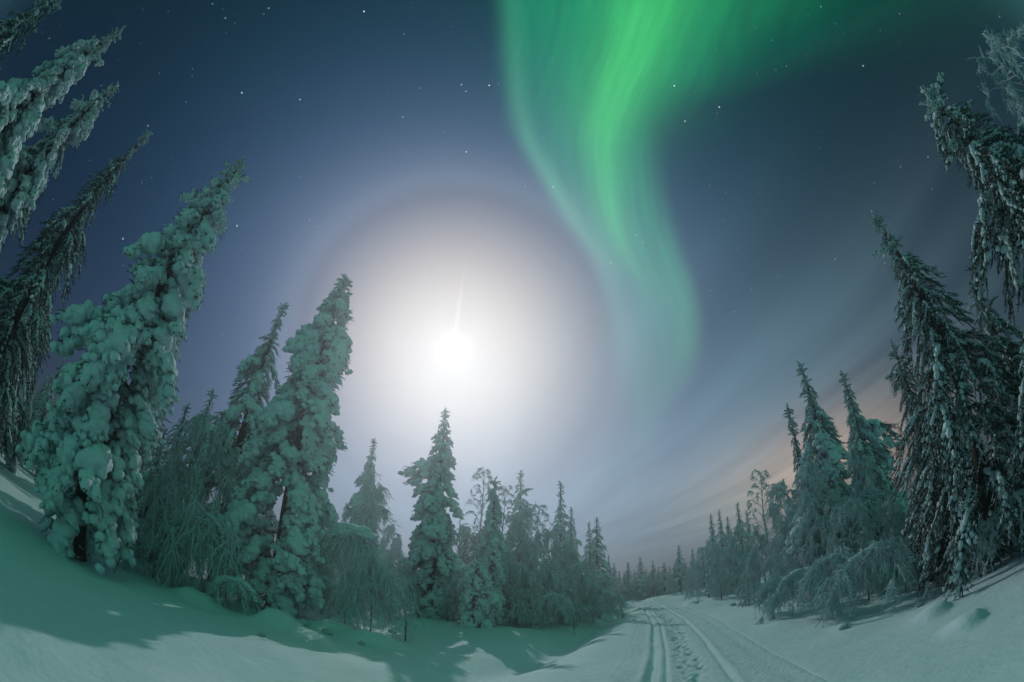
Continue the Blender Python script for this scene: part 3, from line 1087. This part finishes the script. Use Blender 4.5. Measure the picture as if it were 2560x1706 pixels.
# frosted leafless trees
fan_tree((1210, 1165), 27, 'frosted leafless tree with fan-shaped branches rising behind the thin snow column', 401, .5, 2.2)
fan_tree((1262, 1212), 28, 'smaller frosted leafless tree between the thin snow column and the grey spruce', 402, .5, 1.6)
fan_tree((1897, 1180), 26, 'bare frosted larch with drooping fan branches standing over the far birches', 403, .4, 2.4)
fan_tree((1345, 1262), 29, 'frosted leafless crown leaning out beside the grey spruce', 404, .55, 2.0)

# rime birches of the left wood
LB = [((915, 1200), 23, 1.0, 'rime-white dome birch in front of the snowy background spruce'), ((985, 1305), 33, .9, 'small round rime birch seen in the gap beside the moonlit spire spruce'),
      ((1160, 1290), 27, 1.0, 'rime birch between the spire spruce and the short lumpy spruce'), ((1300, 1285), 24, 1.0, 'tall rime birch with hanging crown in front of the grey spruce'),
      ((1350, 1310), 25, .9, 'rime birch leaning against the tall hanging birch'), ((1370, 1390), 20.5, 1.1, 'low round-headed rime birch at the front of the thicket'),
      ((1450, 1405), 23, 1.3, 'broad rime birch arching towards the track'), ((1420, 1345), 28, 1.0, 'rime birch behind the broad arching one'),
      ((1500, 1430), 27, 1.2, 'last low rime birch of the thicket beside the track'), ((1060, 1400), 25, 1.2, 'low rime birch behind the spire spruce foot'),
      ((880, 1290), 20, 1.1, 'rime birch crowding the foot of the pale pillow-covered spruce'), ((1255, 1340), 22, 1.0, 'rime birch just behind the thin snow column'),
      ((1110, 1380), 23.5, 1.0, 'rime birch filling the gap beside the short lumpy spruce'), ((520, 990), 14.5, .8, 'weeping rime birch with long hanging curtains beside the dark open spruce'),
      ((440, 1130), 12.5, .75, 'slender weeping rime birch with a dark stem standing in front of the wood'), ((640, 1180), 15.5, .9, 'weeping rime birch under the dark open-branched spruce'),
      ((330, 1160), 16, .9, 'weeping rime birch behind the bare trunk foot of the lumpy giant'), ((60, 1010), 22, 1.2, 'pale rime birch under the leaning row'),
      ((1010, 1390), 21, .9, 'thin rime birch next to the foot of the spire spruce'), ((780, 1230), 17, .8, 'rime birch half hidden behind the pale pillow-covered spruce')]
for k_, (px, d, w, lab) in enumerate(LB):
    birch_copy(px, d, lab, 420 + k_, w)
for k_, (px, d, w, lab) in enumerate([((1085, 1330), 29, 1.1, 'hazy rime birch behind the spire spruce on its track side'), ((1215, 1300), 29, 1.0, 'hazy rime birch under the frosted leafless tree'),
                                      ((1275, 1390), 20.0, 1.1, 'low rime birch leaning on the short lumpy spruce'), ((1330, 1420), 19.8, 1.2, 'squat rime birch in the middle of the thicket front'),
                                      ((1410, 1430), 21.0, 1.2, 'squat rime birch before the broad arching one'), ((1140, 1450), 20.6, 1.2, 'squat rime birch between the spire spruce and the short lumpy one'),
                                      ((960, 1400), 19, 1.2, 'squat rime birch beside the moonlit gap'), ((1480, 1390), 31, 1.2, 'rime birch under the twin spruces'),
                                      ((860, 1390), 16.5, 1.1, 'squat rime birch behind the snow-capped bowed birch')]):
    birch_copy(px, d, lab, 560 + k_, w)
# rime birches of the right wood
RB = [((1955, 1190), 22, 1.0, 'rime birch below the outer side of the dark spire spruce'), ((2045, 1165), 15.5, 1.0, 'large weeping rime birch in front of the two spire spruces'),
      ((1905, 1330), 24, 1.1, 'rime birch under the bare frosted larch'), ((1835, 1335), 29, 1.1, 'rime birch in front of the tallest stepped spruce'),
      ((1765, 1350), 34, 1.0, 'small rime birch at the corner of the right wood'), ((2155, 1130), 15, 1.0, 'weeping rime birch below the reaching snow-tipped bough'),
      ((2110, 1230), 13.3, 1.0, 'bushy rime birch behind the big snow arch'), ((2010, 1300), 16.5, 1.1, 'rounded rime birch between the spire spruces and the clearing'),
      ((1945, 1370), 18.5, 1.1, 'low rime birch at the edge of the right clearing'), ((1725, 1415), 40, 1.1, 'far low rime birch beside the end of the track'),
      ((1680, 1440), 46, 1.2, 'pale rime birch in front of the far treeline'), ((2220, 1240), 13, .9, 'rime birch squeezed behind the slim sleeve-hung spruce'),
      ((1880, 1390), 22, 1.1, 'low rime birch under the larch at the clearing edge'), ((1800, 1400), 28, 1.1, 'low rime birch before the stepped spruce row')]
for k_, (px, d, w, lab) in enumerate(RB):
    birch_copy(px, d, lab, 450 + k_, w)
fan_tree((2470, 135), 9.6, 'crooked tall birch with frosted twigs rising beside the tallest shaggy spruce', 470, .12, 3.4, 84, name='frosted_birch')

# snow-bowed arches
arch_birch((2185, 1372), 10.8, 2.3, 'largest bowed birch, an arch of rime twigs over the right clearing', 501, .09)
arch_birch((2085, 1395), 12.0, 1.9, 'bowed birch next to the largest arch, its tip touching the snow', 502, .08)
arch_birch((2000, 1430), 13.4, 1.6, 'low bowed birch between the larger arches and the track', 503, .08)
arch_birch((1945, 1450), 14.5, 1.3, 'smallest bowed birch nearest the open track', 504, .07)
arch_birch((2545, 1245), 9.3, 2.2, 'bowed birch with hanging snow fringe beneath the tallest shaggy spruce', 505, .10)
arch_birch((885, 1335), 13.2, 1.5, 'bowed birch carrying a thick snow cap beside the pillow-covered spruce', 506, .12, top_cap=.42)
arch_birch((960, 1445), 13.0, 1.5, 'bowed birch with long bare twigs arching over moonlit snow', 507, .07, tw=(.5, 1.3))
arch_birch((590, 1455), 11.5, 1.3, 'small bowed birch draped over the snow before the dark open-branched spruce', 508, .10)
arch_birch((520, 1290), 12.0, 1.6, 'hanging bowed birch trailing thin twigs onto the snow', 509, .07, tw=(.6, 1.5))
arch_birch((800, 1445), 13.2, 1.7, 'tangled bowed birch at the foot of the pale pillow-covered spruce', 510, .08)
arch_birch((1385, 1490), 19.0, 1.8, 'low bowed birch at the front edge of the thicket', 511, .09)
arch_birch((1500, 1480), 23.5, 2.4, 'bowed birch whose tip reaches out over the ditch', 512, .08)
for k_, (px, d, lab) in enumerate([((1290, 1480), 19.5, 'small rime bush between the short lumpy spruce and the low bowed birch'), ((1120, 1500), 20, 'small rime bush at the foot of the spire spruce'),
                                   ((1440, 1500), 21, 'small rime bush near the ditch'), ((700, 1440), 14.5, 'rime bush beside the trunk foot of the pale pillow-covered spruce'),
                                   ((1330, 1500), 19.0, 'small rime bush beside the low bowed birch'), ((2260, 1390), 11.3, 'rime bush behind the largest bowed birch'),
                                   ((2400, 1360), 11.0, 'rime bush under the big dark spruce'), ((1870, 1440), 20, 'rime bush on the clearing edge below the larch'),
                                   ((2480, 1330), 10.5, 'rime bush beneath the tallest shaggy spruce'), ((270, 1290), 14, 'rime bush behind the bare trunk foot of the lumpy giant'),
                                   ((1050, 1510), 21, 'rime bush touching the dark trunk of the spire spruce')]):
    birch_copy(px, d, lab, 480 + k_, 1.0, BUSH, name='rime_bush', cat='bush')

# backdrop of the wood on both sides
rb_ = np.random.default_rng(99)
for k_ in range(46):
    if k_ < 26:
        a_ = rb_.uniform(-100, -16); e_ = rb_.uniform(4, 9.5)
    else:
        a_ = rb_.uniform(30, 100); e_ = rb_.uniform(4, 9)
    d_ = rb_.uniform(24, 48)
    if -30 < a_ < -10:
        d_ = rb_.uniform(36, 50); e_ = rb_.uniform(3, 5.5)
    x_, y_ = d_ * math.sin(math.radians(a_)), d_ * math.cos(math.radians(a_))
    z_ = gz(x_, y_)
    H_ = CAM_H + d_ * math.tan(math.radians(e_)) - z_
    tm, cm, sm, H0 = TEMPL[rb_.integers(4)] if k_ % 3 else BIRCH[rb_.integers(4)]
    s_ = H_ / H0
    t_ = link('spruce_tree' if k_ % 3 else 'rime_birch', None, None, (x_, y_, z_), (0, 0, rb_.uniform(0, 6.28)), (s_ * 1.25, s_ * 1.25, s_))
    if k_ % 3:
        tag(t_, 'dim snowy spruce in the depth of the side woods', 'spruce', 'background spruces of the side woods')
    else:
        tag(t_, 'dim rime birch in the depth of the side woods', 'birch', 'background birches of the side woods')
    link('trunk', tm, t_)
    c_ = link('crown', cm, t_)
    link('snow_load', sm, c_)['kind'] = 'stuff'

# deeper rows standing behind the leaning row
rb2 = np.random.default_rng(123)
for k_ in range(16):
    a_ = rb2.uniform(-98, -54); d_ = rb2.uniform(17, 30)
    e_ = rb2.uniform(9, 24) if a_ < -70 else rb2.uniform(6, 10)
    x_, y_ = d_ * math.sin(math.radians(a_)), d_ * math.cos(math.radians(a_))
    z_ = gz(x_, y_)
    H_ = CAM_H + d_ * math.tan(math.radians(e_)) - z_
    tm, cm, sm, H0 = TEMPL[rb2.integers(4)]
    s_ = H_ / H0
    t_ = link('spruce_tree', None, None, (x_, y_, z_), (0, 0, rb2.uniform(0, 6.28)), (s_ * 1.2, s_ * 1.2, s_))
    tag(t_, 'shadowy spruce standing behind the leaning row of tall spruces', 'spruce', 'shadowy spruces behind the leaning row')
    link('trunk', tm, t_)
    c_ = link('crown', cm, t_)
    link('snow_load', sm, c_)['kind'] = 'stuff'

# clods of snow shed by the branches
rc_ = np.random.default_rng(31)
CLOD = []
for q in range(3):
    m_ = MB()
    add_lump(m_, 2, (0, 0, 0), 1.0, 0.8, 0.6, rc_)
    CLOD.append(m_.mesh('snow_clod', M_SNOW))
CL = [((2110, 1548), .16), ((2095, 1520), .10), ((1985, 1512), .10), ((2300, 1490), .14), ((1832, 1512), .28), ((1852, 1511), .26), ((1742, 1512), .2), ((1560, 1530), .12),
      ((760, 1560), .30), ((820, 1580), .22), ((700, 1545), .24), ((905, 1600), .14), ((330, 1380), .18), ((450, 1430), .16), ((655, 1590), .12), ((980, 1570), .2)]
for k_, (px, s_) in enumerate(CL):
    x_, y_ = ground_pt(*px)
    o_ = link('snow_clod', CLOD[k_ % 3], None, (x_, y_, gz(x_, y_) + s_ * .22), (0, 0, rc_.uniform(0, 6.28)), (s_, s_, s_))
    tag(o_, 'small rounded clod of snow lying on the smooth snow near the trees', 'snow clod', 'snow clods fallen from the trees')


# ------------------------------------------------------------------ haze: fine ice crystals in the air
mh = bpy.data.materials.new('ice_haze')
mh.use_nodes = True
nt = mh.node_tree
nt.nodes.clear()
pv = nt.nodes.new('ShaderNodeVolumePrincipled')
pv.inputs['Color'].default_value = (0.84, 0.90, 0.92, 1)
pv.inputs['Density'].default_value = 0.008
pv.inputs['Anisotropy'].default_value = 0.755
mo = nt.nodes.new('ShaderNodeOutputMaterial')
nt.links.new(pv.outputs[0], mo.inputs['Volume'])
bm = bmesh.new()
bmesh.ops.create_cube(bm, size=1.0)
hm = bpy.data.meshes.new('haze')
bm.to_mesh(hm)
bm.free()
hm.materials.append(mh)
hz = link('haze', hm, None, (0, 0, 8.25), None, (1000, 1000, 21.5))
tag(hz, 'thin frosty haze of ice crystals hanging over the clearing', kind='stuff')
